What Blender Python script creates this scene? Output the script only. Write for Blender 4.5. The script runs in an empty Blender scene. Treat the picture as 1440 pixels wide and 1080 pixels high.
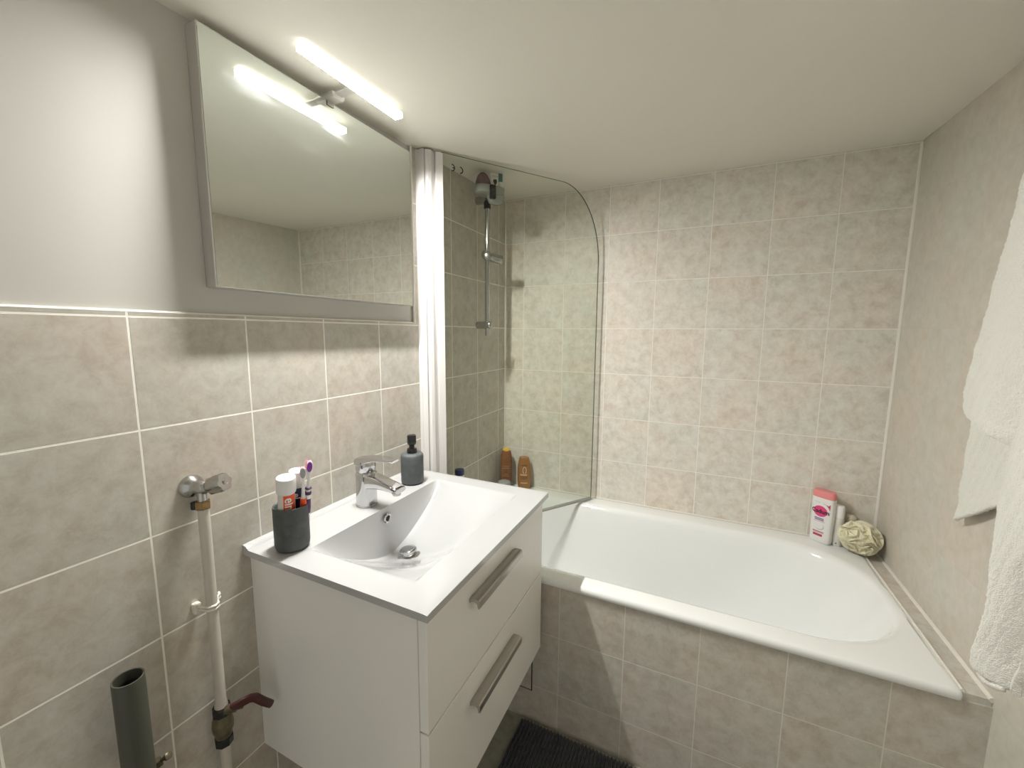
import bpy, bmesh, math, random
from mathutils import Vector, Matrix, Euler

S = bpy.context.scene
COL = S.collection
PI = math.pi
random.seed(7)

# ------------------------------------------------------------------ camera
F_PX = 572.713
cd = bpy.data.cameras.new('camera')
cd.sensor_fit = 'HORIZONTAL'
cd.sensor_width = 36.0
cd.lens = F_PX / 1440.0 * 36.0
cd.clip_start = 0.02
cam = bpy.data.objects.new('camera', cd)
COL.objects.link(cam)
YAW, PITCH, ROLL = 0.436448, -0.124202, 0.0070435
fw = Vector((-math.sin(YAW) * math.cos(PITCH), math.cos(YAW) * math.cos(PITCH), math.sin(PITCH)))
rt = fw.cross(Vector((0, 0, 1))).normalized()
up = rt.cross(fw)
r2 = rt * math.cos(ROLL) + up * math.sin(ROLL)
u2 = -rt * math.sin(ROLL) + up * math.cos(ROLL)
mw = Matrix((r2, u2, -fw)).transposed().to_4x4()
mw.translation = Vector((0.89541, -1.83234, 1.29259))
cam.matrix_world = mw
S.camera = cam

# ------------------------------------------------------------------ light and exposure
W = bpy.data.worlds.new('world')
S.world = W
W.use_nodes = True
W.node_tree.nodes['Background'].inputs[0].default_value = (1.0, 0.985, 0.925, 1)
W.node_tree.nodes['Background'].inputs[1].default_value = 0.58
LAMP_STRENGTH = 1120.0
LAMP_COLOR = (1.0, 0.985, 0.94)
S.view_settings.view_transform = 'Standard'
S.view_settings.look = 'None'
S.view_settings.gamma = 1.0
S.view_settings.use_curve_mapping = False
S.view_settings.exposure = 0.0

# ------------------------------------------------------------------ materials
def nmat(name):
    m = bpy.data.materials.new(name)
    m.use_nodes = True
    nt = m.node_tree
    return m, nt, nt.nodes['Principled BSDF']


def mat(name, color, rough=0.5, metal=0.0, spec=0.5, bump=0.0, bscale=200.0, var=0.0, vscale=20.0, coat=0.0, sheen=0.0, sss=0.0):
    m, nt, b = nmat(name)
    b.inputs['Base Color'].default_value = (*color, 1)
    b.inputs['Roughness'].default_value = rough
    b.inputs['Metallic'].default_value = metal
    b.inputs['Specular IOR Level'].default_value = spec
    if coat:
        b.inputs['Coat Weight'].default_value = coat
        b.inputs['Coat Roughness'].default_value = 0.05
    if sheen:
        b.inputs['Sheen Weight'].default_value = sheen
    tc = nt.nodes.new('ShaderNodeTexCoord')
    if var:
        n = nt.nodes.new('ShaderNodeTexNoise')
        n.inputs['Scale'].default_value = vscale
        n.inputs['Detail'].default_value = 5
        nt.links.new(tc.outputs['Object'], n.inputs['Vector'])
        r = nt.nodes.new('ShaderNodeValToRGB')
        r.color_ramp.elements[0].position = 0.3
        r.color_ramp.elements[1].position = 0.7
        r.color_ramp.elements[0].color = (*[c * (1 - var) for c in color], 1)
        r.color_ramp.elements[1].color = (*[min(1, c * (1 + var)) for c in color], 1)
        nt.links.new(n.outputs['Fac'], r.inputs['Fac'])
        nt.links.new(r.outputs['Color'], b.inputs['Base Color'])
    if bump:
        n = nt.nodes.new('ShaderNodeTexNoise')
        n.inputs['Scale'].default_value = bscale
        n.inputs['Detail'].default_value = 3
        nt.links.new(tc.outputs['Object'], n.inputs['Vector'])
        bp = nt.nodes.new('ShaderNodeBump')
        bp.inputs['Strength'].default_value = bump
        bp.inputs['Distance'].default_value = 0.003
        nt.links.new(n.outputs['Fac'], bp.inputs['Height'])
        nt.links.new(bp.outputs['Normal'], b.inputs['Normal'])
    return m


def tile_mat(name, ax, u0, v0, c_lo, c_mid, c_hi, grout, size=0.2, joint=0.0015, gmix=1.0, rough=0.38):
    """ceramic tile in the plane of the two axes ax, joints at u0 + n*size and v0 + n*size"""
    m, nt, b = nmat(name)
    N, L = nt.nodes, nt.links
    tc = N.new('ShaderNodeTexCoord')
    sx = N.new('ShaderNodeSeparateXYZ')
    L.new(tc.outputs['Object'], sx.inputs[0])
    cx = N.new('ShaderNodeCombineXYZ')
    for i, (a, o) in enumerate(zip(ax, (u0, v0))):
        s = N.new('ShaderNodeMath'); s.operation = 'SUBTRACT'
        s.inputs[1].default_value = o - size * 20
        L.new(sx.outputs['XYZ'.index(a)], s.inputs[0])
        L.new(s.outputs[0], cx.inputs[i])
    bk = N.new('ShaderNodeTexBrick')
    bk.offset = 0.0; bk.squash = 1.0
    bk.inputs['Scale'].default_value = 1.0
    bk.inputs['Brick Width'].default_value = size
    bk.inputs['Row Height'].default_value = size
    bk.inputs['Mortar Size'].default_value = joint
    bk.inputs['Mortar Smooth'].default_value = 0.35
    bk.inputs['Bias'].default_value = 0.0
    bk.inputs['Color1'].default_value = (0, 0, 0, 1)
    bk.inputs['Color2'].default_value = (1, 1, 1, 1)
    bk.inputs['Mortar'].default_value = (0.5, 0.5, 0.5, 1)
    L.new(cx.outputs[0], bk.inputs['Vector'])
    # mottled glaze: clouds shifted for each tile
    sh = N.new('ShaderNodeVectorMath'); sh.operation = 'MULTIPLY_ADD'
    sh.inputs[1].default_value = (7, 3, 5)
    L.new(bk.outputs['Color'], sh.inputs[0]); L.new(tc.outputs['Object'], sh.inputs[2])
    n1 = N.new('ShaderNodeTexNoise'); n1.inputs['Scale'].default_value = 26; n1.inputs['Detail'].default_value = 9
    n1.inputs['Roughness'].default_value = 0.74; n1.inputs['Distortion'].default_value = 0.25
    L.new(sh.outputs[0], n1.inputs['Vector'])
    rp = N.new('ShaderNodeValToRGB')
    e = rp.color_ramp.elements
    e[0].position = 0.36; e[0].color = (*c_lo, 1)
    e[1].position = 0.66; e[1].color = (*c_hi, 1)
    k = e.new(0.50); k.color = (*c_mid, 1)
    L.new(n1.outputs['Fac'], rp.inputs['Fac'])
    # greenish and rosy drifts
    n2 = N.new('ShaderNodeTexNoise'); n2.inputs['Scale'].default_value = 4.5; n2.inputs['Detail'].default_value = 2
    L.new(sh.outputs[0], n2.inputs['Vector'])
    rp2 = N.new('ShaderNodeValToRGB')
    rp2.color_ramp.elements[0].position = 0.35; rp2.color_ramp.elements[0].color = (0.985, 1.0, 0.985, 1)
    rp2.color_ramp.elements[1].position = 0.68; rp2.color_ramp.elements[1].color = (1.03, 0.975, 0.935, 1)
    L.new(n2.outputs['Fac'], rp2.inputs['Fac'])
    mx = N.new('ShaderNodeMix'); mx.data_type = 'RGBA'; mx.blend_type = 'MULTIPLY'
    mx.inputs['Factor'].default_value = 1.0
    L.new(rp.outputs['Color'], mx.inputs['A']); L.new(rp2.outputs['Color'], mx.inputs['B'])
    g = N.new('ShaderNodeMix'); g.data_type = 'RGBA'
    g.inputs['B'].default_value = (*grout, 1)
    gm = N.new('ShaderNodeMath'); gm.operation = 'MULTIPLY'; gm.inputs[1].default_value = gmix
    L.new(bk.outputs['Fac'], gm.inputs[0])
    L.new(gm.outputs[0], g.inputs['Factor']); L.new(mx.outputs['Result'], g.inputs['A'])
    L.new(g.outputs['Result'], b.inputs['Base Color'])
    rr = N.new('ShaderNodeMath'); rr.operation = 'MULTIPLY_ADD'
    rr.inputs[1].default_value = 0.4; rr.inputs[2].default_value = rough
    L.new(bk.outputs['Fac'], rr.inputs[0]); L.new(rr.outputs[0], b.inputs['Roughness'])
    b.inputs['Specular IOR Level'].default_value = 0.4
    # pillowed edge + sunk joint + slight surface wave
    hb = N.new('ShaderNodeMath'); hb.operation = 'MULTIPLY_ADD'; hb.inputs[1].default_value = -1.0
    n3 = N.new('ShaderNodeTexNoise'); n3.inputs['Scale'].default_value = 25; n3.inputs['Detail'].default_value = 4
    L.new(sh.outputs[0], n3.inputs['Vector'])
    n4 = N.new('ShaderNodeMath'); n4.operation = 'MULTIPLY'; n4.inputs[1].default_value = 0.25
    L.new(n3.outputs['Fac'], n4.inputs[0])
    L.new(bk.outputs['Fac'], hb.inputs[0]); L.new(n4.outputs[0], hb.inputs[2])
    bp = N.new('ShaderNodeBump'); bp.inputs['Strength'].default_value = 0.6; bp.inputs['Distance'].default_value = 0.0014
    L.new(hb.outputs[0], bp.inputs['Height']); L.new(bp.outputs['Normal'], b.inputs['Normal'])
    return m


M = {}
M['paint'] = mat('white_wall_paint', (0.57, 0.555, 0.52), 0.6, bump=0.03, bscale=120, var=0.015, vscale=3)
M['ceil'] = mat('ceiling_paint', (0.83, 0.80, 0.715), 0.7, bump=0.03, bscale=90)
LO, MID, HI = (0.51, 0.465, 0.405), (0.59, 0.56, 0.505), (0.66, 0.64, 0.595)
GR = (0.93, 0.90, 0.83)


def sc3(c, k):
    return tuple(min(0.95, x * k) for x in c)


M['tile_left'] = tile_mat('beige_tile_left_wall', 'YZ', -1.472, 0.117, sc3(LO, 0.92), sc3(MID, 0.92), sc3(HI, 0.92), GR, joint=0.0021)  # same tile on every wall; colour darkened here to even out the lamp light
M['tile_back'] = tile_mat('beige_tile_back_wall', 'XZ', 0.4998, 0.1153, sc3(LO, 1.25), sc3(MID, 1.25), sc3(HI, 1.25), GR, joint=0.0017)  # same tile, lightened: brighter light on this wall is put into its colour
M['tile_right'] = tile_mat('beige_tile_right_wall', 'YZ', -0.2, 0.1153, (0.60, 0.565, 0.495), (0.645, 0.61, 0.545), (0.69, 0.66, 0.60), GR, joint=0.0010, gmix=0.10)  # same tile again, colour raised a little to stand in for more light
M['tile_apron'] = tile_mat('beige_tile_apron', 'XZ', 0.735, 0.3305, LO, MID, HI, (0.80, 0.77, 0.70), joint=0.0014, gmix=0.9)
M['tile_floor'] = tile_mat('grey_floor_tile', 'XY', 0.30, -0.70, (0.27, 0.26, 0.22), (0.34, 0.33, 0.285), (0.40, 0.39, 0.34), (0.40, 0.39, 0.35), size=0.33, gmix=0.6, rough=0.45)
M['seal'] = mat('white_sealant', (0.83, 0.80, 0.73), 0.5)
M['grime'] = mat('grey_grout_edge', (0.42, 0.38, 0.28), 0.8)
M['enamel'] = mat('white_enamel', (0.92, 0.935, 0.925), 0.12, coat=0.4)
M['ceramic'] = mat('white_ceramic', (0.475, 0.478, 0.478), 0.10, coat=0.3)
M['lacquer'] = mat('white_gloss_lacquer', (0.92, 0.905, 0.875), 0.16)
M['dark'] = mat('dark_gap', (0.03, 0.028, 0.025), 0.8)
M['chrome'] = mat('chrome', (0.58, 0.58, 0.59), 0.07, metal=1.0)
M['chrome2'] = mat('worn_chrome', (0.50, 0.50, 0.49), 0.24, metal=1.0, bump=0.15, bscale=60)
M['steel'] = mat('brushed_steel', (0.47, 0.45, 0.42), 0.32, metal=1.0)
M['alu'] = mat('satin_aluminium', (0.78, 0.77, 0.75), 0.28, metal=0.85)
M['white_metal'] = mat('white_coated_metal', (0.72, 0.70, 0.685), 0.3)
M['black'] = mat('black_plastic', (0.012, 0.012, 0.013), 0.25)
M['stone'] = mat('dark_grey_stone_resin', (0.075, 0.083, 0.085), 0.6, bump=0.2, bscale=160, var=0.22, vscale=45)
M['stone2'] = mat('grey_stone_resin', (0.085, 0.095, 0.098), 0.6, bump=0.2, bscale=160, var=0.15, vscale=45)
M['pipe_paint'] = mat('beige_pipe_paint', (0.60, 0.56, 0.50), 0.35, var=0.04, vscale=25)
M['brass'] = mat('tarnished_brass', (0.30, 0.20, 0.09), 0.35, metal=0.9, var=0.3, vscale=60)
M['brass2'] = mat('dull_valve_brass', (0.15, 0.13, 0.08), 0.4, metal=0.5, var=0.3, vscale=60)
M['red'] = mat('dark_red_plastic', (0.07, 0.012, 0.012), 0.4)
M['pvc'] = mat('grey_pvc', (0.065, 0.067, 0.05), 0.4)
M['pvc_in'] = mat('dark_pipe_inside', (0.03, 0.035, 0.032), 0.6)
M['clip'] = mat('cream_plastic_clip', (0.80, 0.76, 0.68), 0.35)
M['mat'] = mat('dark_grey_chenille', (0.043, 0.049, 0.058), 0.95, bump=0.5, bscale=350, var=0.35, vscale=220, sheen=0.3)
M['towel'] = mat('white_terry', (0.94, 0.93, 0.86), 0.95, bump=1.0, bscale=420, sheen=0.4)
M['white'] = mat('white_plastic', (0.82, 0.81, 0.79), 0.3)
M['white2'] = mat('matt_white_plastic', (0.74, 0.71, 0.66), 0.45)
M['pink'] = mat('coral_pink_plastic', (0.80, 0.27, 0.27), 0.35)
M['magenta'] = mat('magenta_print', (0.75, 0.06, 0.22), 0.4)
M['deep_red'] = mat('dark_red_print', (0.45, 0.05, 0.09), 0.4)
M['ink'] = mat('black_ink', (0.02, 0.015, 0.02), 0.5)
M['blue_grey'] = mat('grey_blue_print', (0.22, 0.24, 0.38), 0.5)
M['pale_grey'] = mat('pale_grey_print', (0.55, 0.54, 0.53), 0.5)
M['orange'] = mat('orange_print', (0.80, 0.09, 0.015), 0.35)
M['navy'] = mat('navy_print', (0.012, 0.016, 0.07), 0.35)
M['purple'] = mat('dark_purple_rubber', (0.08, 0.03, 0.11), 0.4)
M['violet'] = mat('violet_bristle', (0.25, 0.04, 0.38), 0.6)
M['rose'] = mat('pink_bristle', (0.85, 0.12, 0.20), 0.6)
M['grey_rubber'] = mat('grey_rubber', (0.36, 0.34, 0.35), 0.5)
M['loofah'] = mat('pale_yellow_netting', (0.84, 0.80, 0.60), 0.6, bump=0.5, bscale=300, var=0.08, vscale=40)
M['amber'] = mat('amber_plastic', (0.20, 0.075, 0.022), 0.25, var=0.25, vscale=30)
M['gold'] = mat('golden_brown_plastic', (0.36, 0.16, 0.04), 0.3, metal=0.25)
M['yellow'] = mat('yellow_plastic', (0.75, 0.48, 0.07), 0.4)
M['cream'] = mat('cream_print', (0.80, 0.66, 0.46), 0.5)
M['brown_ink'] = mat('dark_brown_print', (0.10, 0.04, 0.015), 0.5)
M['blue'] = mat('dark_blue_plastic', (0.035, 0.045, 0.15), 0.35)
M['grey_lid'] = mat('grey_plastic', (0.32, 0.33, 0.31), 0.3)
M['mauve'] = mat('mauve_sponge', (0.20, 0.12, 0.13), 0.95, bump=1.0, bscale=150, var=0.2, vscale=80)
M['teal'] = mat('teal_print', (0.06, 0.17, 0.18), 0.4)
M['tan'] = mat('beige_plastic', (0.62, 0.56, 0.45), 0.5)
M['frosted'] = mat('frosted_grey_plastic', (0.30, 0.305, 0.275), 0.35)
M['leaf'] = mat('dark_green_print', (0.03, 0.045, 0.02), 0.5)

m, nt, b = nmat('mirror_silvering')
b.inputs['Base Color'].default_value = (0.80, 0.835, 0.80, 1)
b.inputs['Metallic'].default_value = 1.0
b.inputs['Roughness'].default_value = 0.015
# wiped smears in the upper half
tc = nt.nodes.new('ShaderNodeTexCoord'); mp = nt.nodes.new('ShaderNodeMapping')
mp.inputs['Scale'].default_value = (1, 5, 22); mp.inputs['Rotation'].default_value = (0.35, 0, 0)
n = nt.nodes.new('ShaderNodeTexNoise'); n.inputs['Scale'].default_value = 1.6; n.inputs['Detail'].default_value = 6
rp = nt.nodes.new('ShaderNodeValToRGB')
rp.color_ramp.elements[0].position = 0.50; rp.color_ramp.elements[0].color = (0.01, 0.01, 0.01, 1)
rp.color_ramp.elements[1].position = 0.85; rp.color_ramp.elements[1].color = (0.14, 0.14, 0.14, 1)
nt.links.new(tc.outputs['Object'], mp.inputs[0]); nt.links.new(mp.outputs[0], n.inputs['Vector'])
nt.links.new(n.outputs['Fac'], rp.inputs['Fac'])
hz = nt.nodes.new('ShaderNodeBsdfGlossy'); hz.inputs['Roughness'].default_value = 0.30; hz.inputs['Color'].default_value = (0.85, 0.9, 0.95, 1)
hm = nt.nodes.new('ShaderNodeMath'); hm.operation = 'MULTIPLY'; hm.inputs[1].default_value = 0.22
ms = nt.nodes.new('ShaderNodeMixShader')
nt.links.new(rp.outputs['Color'], hm.inputs[0]); nt.links.new(hm.outputs[0], ms.inputs[0])
nt.links.new(b.outputs[0], ms.inputs[1]); nt.links.new(hz.outputs[0], ms.inputs[2])
nt.links.new(ms.outputs[0], nt.nodes['Material Output'].inputs[0])
b.inputs['Roughness'].default_value = 0.012
M['mirror'] = m

m = bpy.data.materials.new('green_tinted_glass'); m.use_nodes = True
nt = m.node_tree; nt.nodes.clear()
out = nt.nodes.new('ShaderNodeOutputMaterial'); tr = nt.nodes.new('ShaderNodeBsdfTransparent'); gl = nt.nodes.new('ShaderNodeBsdfGlossy')
mixs = nt.nodes.new('ShaderNodeMixShader'); fr = nt.nodes.new('ShaderNodeFresnel'); fr.inputs['IOR'].default_value = 1.35
tr.inputs[0].default_value = (0.94, 0.953, 0.93, 1); gl.inputs['Roughness'].default_value = 0.02
ge = nt.nodes.new('ShaderNodeNewGeometry'); fm = nt.nodes.new('ShaderNodeMath'); fm.operation = 'SUBTRACT'; fm.use_clamp = True
f2 = nt.nodes.new('ShaderNodeMath'); f2.operation = 'MULTIPLY'
fm.inputs[0].default_value = 1.0
nt.links.new(ge.outputs['Backfacing'], fm.inputs[1]); nt.links.new(fm.outputs[0], f2.inputs[0]); nt.links.new(fr.outputs[0], f2.inputs[1])
nt.links.new(f2.outputs[0], mixs.inputs[0]); nt.links.new(tr.outputs[0], mixs.inputs[1]); nt.links.new(gl.outputs[0], mixs.inputs[2])
nt.links.new(mixs.outputs[0], out.inputs[0])
M['glass'] = m
m = bpy.data.materials.new('clear_plastic'); m.use_nodes = True
nt = m.node_tree; nt.nodes.clear()
out = nt.nodes.new('ShaderNodeOutputMaterial'); tr = nt.nodes.new('ShaderNodeBsdfTransparent'); gl = nt.nodes.new('ShaderNodeBsdfPrincipled')
mixs = nt.nodes.new('ShaderNodeMixShader'); mixs.inputs[0].default_value = 0.45
tr.inputs[0].default_value = (0.85, 0.86, 0.83, 1); gl.inputs['Base Color'].default_value = (0.55, 0.55, 0.52, 1); gl.inputs['Roughness'].default_value = 0.2
nt.links.new(tr.outputs[0], mixs.inputs[1]); nt.links.new(gl.outputs[0], mixs.inputs[2]); nt.links.new(mixs.outputs[0], out.inputs[0])
M['clear'] = m
m, nt, b = nmat('led_diffuser')
b.inputs['Base Color'].default_value = (0.9, 0.9, 0.88, 1)
b.inputs['Emission Color'].default_value = (*LAMP_COLOR, 1)
b.inputs['Emission Strength'].default_value = LAMP_STRENGTH
M['led'] = m
m, nt, b = nmat('lit_acrylic')
b.inputs['Base Color'].default_value = (0.9, 0.9, 0.88, 1)
b.inputs['Emission Color'].default_value = (*LAMP_COLOR, 1)
b.inputs['Emission Strength'].default_value = 1.6
M['acrylic'] = m

# ------------------------------------------------------------------ mesh helpers
def V(*a):
    return Vector(a)


def faces_of(bm, vs, quads):
    for q in quads:
        try:
            bm.faces.new([vs[i] for i in q])
        except ValueError:
            pass


def box(bm, lo, hi, rot=None, piv=None):
    c = [(x, y, z) for x in (lo[0], hi[0]) for y in (lo[1], hi[1]) for z in (lo[2], hi[2])]
    vs = []
    for p in c:
        p = Vector(p)
        if rot is not None:
            pv = Vector(piv) if piv is not None else (Vector(lo) + Vector(hi)) / 2
            p = pv + rot @ (p - pv)
        vs.append(bm.verts.new(p))
    faces_of(bm, vs, [(0, 1, 3, 2), (4, 6, 7, 5), (0, 4, 5, 1), (2, 3, 7, 6), (0, 2, 6, 4), (1, 5, 7, 3)])
    return vs


def frame_for(d):
    d = d.normalized()
    a = Vector((0, 0, 1)) if abs(d.z) < 0.9 else Vector((1, 0, 0))
    u = d.cross(a).normalized()
    return u, d.cross(u).normalized()


def loft(bm, rings, cap0=True, cap1=True, closed=True):
    vr = [[bm.verts.new(p) for p in r] for r in rings]
    n = len(vr[0])
    for a, b_ in zip(vr, vr[1:]):
        for i in range(n if closed else n - 1):
            j = (i + 1) % n
            try:
                bm.faces.new((a[i], a[j], b_[j], b_[i]))
            except ValueError:
                pass
    if cap0:
        bm.faces.new(list(reversed(vr[0])))
    if cap1:
        bm.faces.new(vr[-1])
    return vr


def tube(bm, pts, rad, n=16, caps=True):
    pts = [Vector(p) for p in pts]
    if not isinstance(rad, (list, tuple)):
        rad = [rad] * len(pts)
    rings, u0 = [], None
    for i, p in enumerate(pts):
        if i == 0:
            d = pts[1] - p
        elif i == len(pts) - 1:
            d = p - pts[i - 1]
        else:
            d = (p - pts[i - 1]).normalized() + (pts[i + 1] - p).normalized()
        d.normalize()
        if u0 is None:
            u, v = frame_for(d)
        else:
            u = (u0 - d * u0.dot(d)).normalized(); v = d.cross(u)
        u0 = u
        rings.append([p + (u * math.cos(2 * PI * k / n) + v * math.sin(2 * PI * k / n)) * rad[i] for k in range(n)])
    loft(bm, rings, caps, caps)


def lathe(bm, prof, o=(0, 0, 0), axis=(0, 0, 1), n=40, cap0=True, cap1=True):
    """prof: (radius, height) pairs along the axis from o"""
    ax = Vector(axis).normalized(); u, v = frame_for(ax); o = Vector(o)
    rings = [[o + ax * h + (u * math.cos(2 * PI * k / n) + v * math.sin(2 * PI * k / n)) * max(r, 1e-5) for k in range(n)] for r, h in prof]
    loft(bm, rings, cap0, cap1)


def prism(bm, outline, vec):
    vec = Vector(vec)
    loft(bm, [[Vector(p) for p in outline], [Vector(p) + vec for p in outline]])


def grid(bm, nu, nv, fn, flip=False):
    vs = [[bm.verts.new(fn(i / nu, j / nv)) for j in range(nv + 1)] for i in range(nu + 1)]
    for i in range(nu):
        for j in range(nv):
            q = (vs[i][j], vs[i + 1][j], vs[i + 1][j + 1], vs[i][j + 1])
            bm.faces.new(tuple(reversed(q)) if flip else q)
    return vs


def superring(cx, cy, z, a, b_, n=4.0, k=40, rot=0.0):
    r = []
    for i in range(k):
        t = 2 * PI * i / k
        c, s = math.cos(t), math.sin(t)
        x = a * math.copysign(abs(c) ** (2 / n), c); y = b_ * math.copysign(abs(s) ** (2 / n), s)
        r.append(Vector((cx + x * math.cos(rot) - y * math.sin(rot), cy + x * math.sin(rot) + y * math.cos(rot), z)))
    return r


def obj(name, bm, material, parent=None, smooth=True, bevel=0.0, segs=2, angle=40, fix=True):
    if fix:
        bmesh.ops.recalc_face_normals(bm, faces=bm.faces)
    me = bpy.data.meshes.new(name)
    bm.to_mesh(me); bm.free()
    mats = material if isinstance(material, (list, tuple)) else [material]
    for mm in mats:
        me.materials.append(M[mm] if isinstance(mm, str) else mm)
    o = bpy.data.objects.new(name, me)
    COL.objects.link(o)
    if parent:
        o.parent = parent
    if bevel:
        md = o.modifiers.new('bevel', 'BEVEL'); md.width = bevel; md.segments = segs; md.limit_method = 'ANGLE'; md.angle_limit = math.radians(35)
    if smooth:
        for p in me.polygons:
            p.use_smooth = True
        bpy.context.view_layer.objects.active = o
        try:
            me.set_sharp_from_angle(angle=math.radians(angle))
        except Exception:
            pass
    return o


def BM():
    return bmesh.new()


def tag(o, label, cat, group=None):
    o['label'] = label; o['category'] = cat
    if group:
        o['group'] = group
    return o


def thing(name, label, cat, loc=(0, 0, 0), rotz=0.0, group=None, rot=None):
    o = bpy.data.objects.new(name, None)
    o.empty_display_size = 0.03
    COL.objects.link(o)
    o.location = loc
    o.rotation_euler = rot if rot is not None else (0, 0, rotz)
    return tag(o, label, cat, group)


def struct(name, bm, material, label=None, **k):
    o = obj(name, bm, material, **k)
    o['kind'] = 'structure'
    if label:
        o['label'] = label
    return o


def text_bm(s, size, fn, shear=0.0, bold=0.0):
    """letters as a mesh, every point sent through fn(x, y) -> 3D"""
    cu = bpy.data.curves.new('lettering', 'FONT')
    cu.body = s; cu.size = size; cu.align_x = 'CENTER'; cu.align_y = 'CENTER'; cu.shear = shear; cu.offset = bold
    cu.resolution_u = 3
    t = bpy.data.objects.new('lettering', cu)
    COL.objects.link(t)
    dg = bpy.context.evaluated_depsgraph_get()
    me = bpy.data.meshes.new_from_object(t.evaluated_get(dg))
    bm = bmesh.new(); bm.from_mesh(me)
    bpy.data.objects.remove(t); bpy.data.curves.remove(cu); bpy.data.meshes.remove(me)
    bmesh.ops.triangulate(bm, faces=bm.faces[:])
    for _ in range(2):
        bmesh.ops.subdivide_edges(bm, edges=[e for e in bm.edges if e.calc_length() > size * 0.12], cuts=1)
        bmesh.ops.triangulate(bm, faces=bm.faces[:])
    for v in bm.verts:
        v.co = Vector(fn(v.co.x, v.co.y))
    return bm


def patch_bm(pts, fn, sub=0):
    bm = BM()
    bm.faces.new([bm.verts.new((p[0], p[1], 0)) for p in pts])
    for _ in range(sub):
        bmesh.ops.subdivide_edges(bm, edges=bm.edges[:], cuts=1, use_grid_fill=True)
    if sub == 0:
        bmesh.ops.triangulate(bm, faces=bm.faces[:])
    for v in bm.verts:
        v.co = Vector(fn(v.co.x, v.co.y))
    return bm


# ------------------------------------------------------------------ the room
RW = 1.501                      # right wall
YF = -2.70                      # how far the walls run towards the hall
FT = -0.702                     # where the full-height tiling of the left wall starts
TILE_TOP = 1.325


def ceil_z(y):
    return 1.9195 + 0.040 * y


bm = BM(); box(bm, (-0.15, YF, -0.1), (RW + 0.15, 0.15, 0.0)); struct('floor', bm, 'tile_floor', smooth=False)
bm = BM()
vs = [bm.verts.new(p) for p in ((-0.15, YF, ceil_z(YF)), (RW + 0.15, YF, ceil_z(YF)), (RW + 0.15, 0.15, ceil_z(0.15)), (-0.15, 0.15, ceil_z(0.15)),
      (-0.15, YF, 2.12), (RW + 0.15, YF, 2.12), (RW + 0.15, 0.15, 2.12), (-0.15, 0.15, 2.12))]
faces_of(bm, vs, [(0, 1, 2, 3), (4, 7, 6, 5), (0, 4, 5, 1), (1, 5, 6, 2), (2, 6, 7, 3), (3, 7, 4, 0)])
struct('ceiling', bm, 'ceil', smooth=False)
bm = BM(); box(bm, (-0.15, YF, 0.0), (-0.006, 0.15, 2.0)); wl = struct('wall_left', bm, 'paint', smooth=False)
bm = BM()
box(bm, (-0.006, YF, 0.0), (0.0, FT, TILE_TOP)); box(bm, (-0.006, FT, 0.0), (0.0, 0.0, 1.99))
o = obj('tile_cladding', bm, 'tile_left', wl, smooth=False)
bm = BM(); box(bm, (-0.006, 0.0, 0.0), (RW + 0.15, 0.15, 2.0)); struct('wall_back', bm, 'tile_back', smooth=False)
bm = BM(); box(bm, (RW, YF, 0.0), (RW + 0.15, 0.0, 2.0)); struct('wall_right', bm, 'tile_right', smooth=False)

# joints and sealant beads
bm = BM(); tube(bm, [(-0.003, YF, TILE_TOP), (-0.003, FT, TILE_TOP)], 0.0032, 8); struct('trim_1', bm, 'seal')
bm = BM(); tube(bm, [(0.0, FT - 0.001, TILE_TOP), (0.0, FT - 0.001, ceil_z(FT))], 0.004, 8); struct('trim_2', bm, 'seal')
bm = BM(); tube(bm, [(0.001, -0.001, 0.53), (0.001, -0.001, 1.915)], 0.0035, 8); struct('trim_3', bm, 'seal')
bm = BM(); tube(bm, [(RW - 0.001, -0.002, 0.53), (RW - 0.001, -0.002, 1.915)], 0.0055, 8); struct('trim_4', bm, 'seal')

# tiled apron of the bath with its service hatch
D = 0.694
bm = BM(); box(bm, (-0.0, -D, 0.0), (RW, -D + 0.014, 0.506)); struct('wall_apron', bm, 'tile_apron', smooth=False)
hatch = thing('access_hatch', 'small tiled service hatch with dark gaps low in the bath apron beside the vanity', 'hatch', (0.32, -D, 0.11))
bm = BM()
box(bm, (-0.12, -0.0012, 0.0), (0.1265, 0.01, 0.0035)); box(bm, (0.123, -0.0012, 0.0), (0.1265, 0.01, 0.22))
box(bm, (-0.12, -0.0012, 0.2165), (0.1265, 0.01, 0.22)); box(bm, (-0.12, -0.0012, 0.0), (-0.1165, 0.01, 0.22))
obj('gap', bm, 'dark', hatch, smooth=False)
bm = BM(); box(bm, (-0.1165, -0.0016, 0.0035), (0.123, 0.01, 0.2165)); obj('panel', bm, 'tile_apron', hatch, smooth=False)
# tiled ledge between bath and right wall
bm = BM(); box(bm, (1.452, -D + 0.004, 0.40), (RW, 0.0, 0.522)); struct('trim_5', bm, tile_mat('beige_tile_ledge', 'XY', 1.30, -0.25, LO, MID, HI, (0.45, 0.42, 0.36), joint=0.0010), smooth=False)
bm = BM(); tube(bm, [(RW - 0.002, -D + 0.002, 0.5225), (RW - 0.002, 0.0, 0.5225)], 0.0058, 8); struct('trim_6', bm, 'seal')
bm = BM(); tube(bm, [(1.4535, -D + 0.006, 0.524), (1.4535, 0.0, 0.524)], 0.0042, 8); struct('trim_7', bm, 'seal')
bm = BM(); tube(bm, [(0.0, -0.002, 0.529), (1.452, -0.002, 0.529)], 0.0035, 8); struct('trim_8', bm, 'seal')

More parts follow.
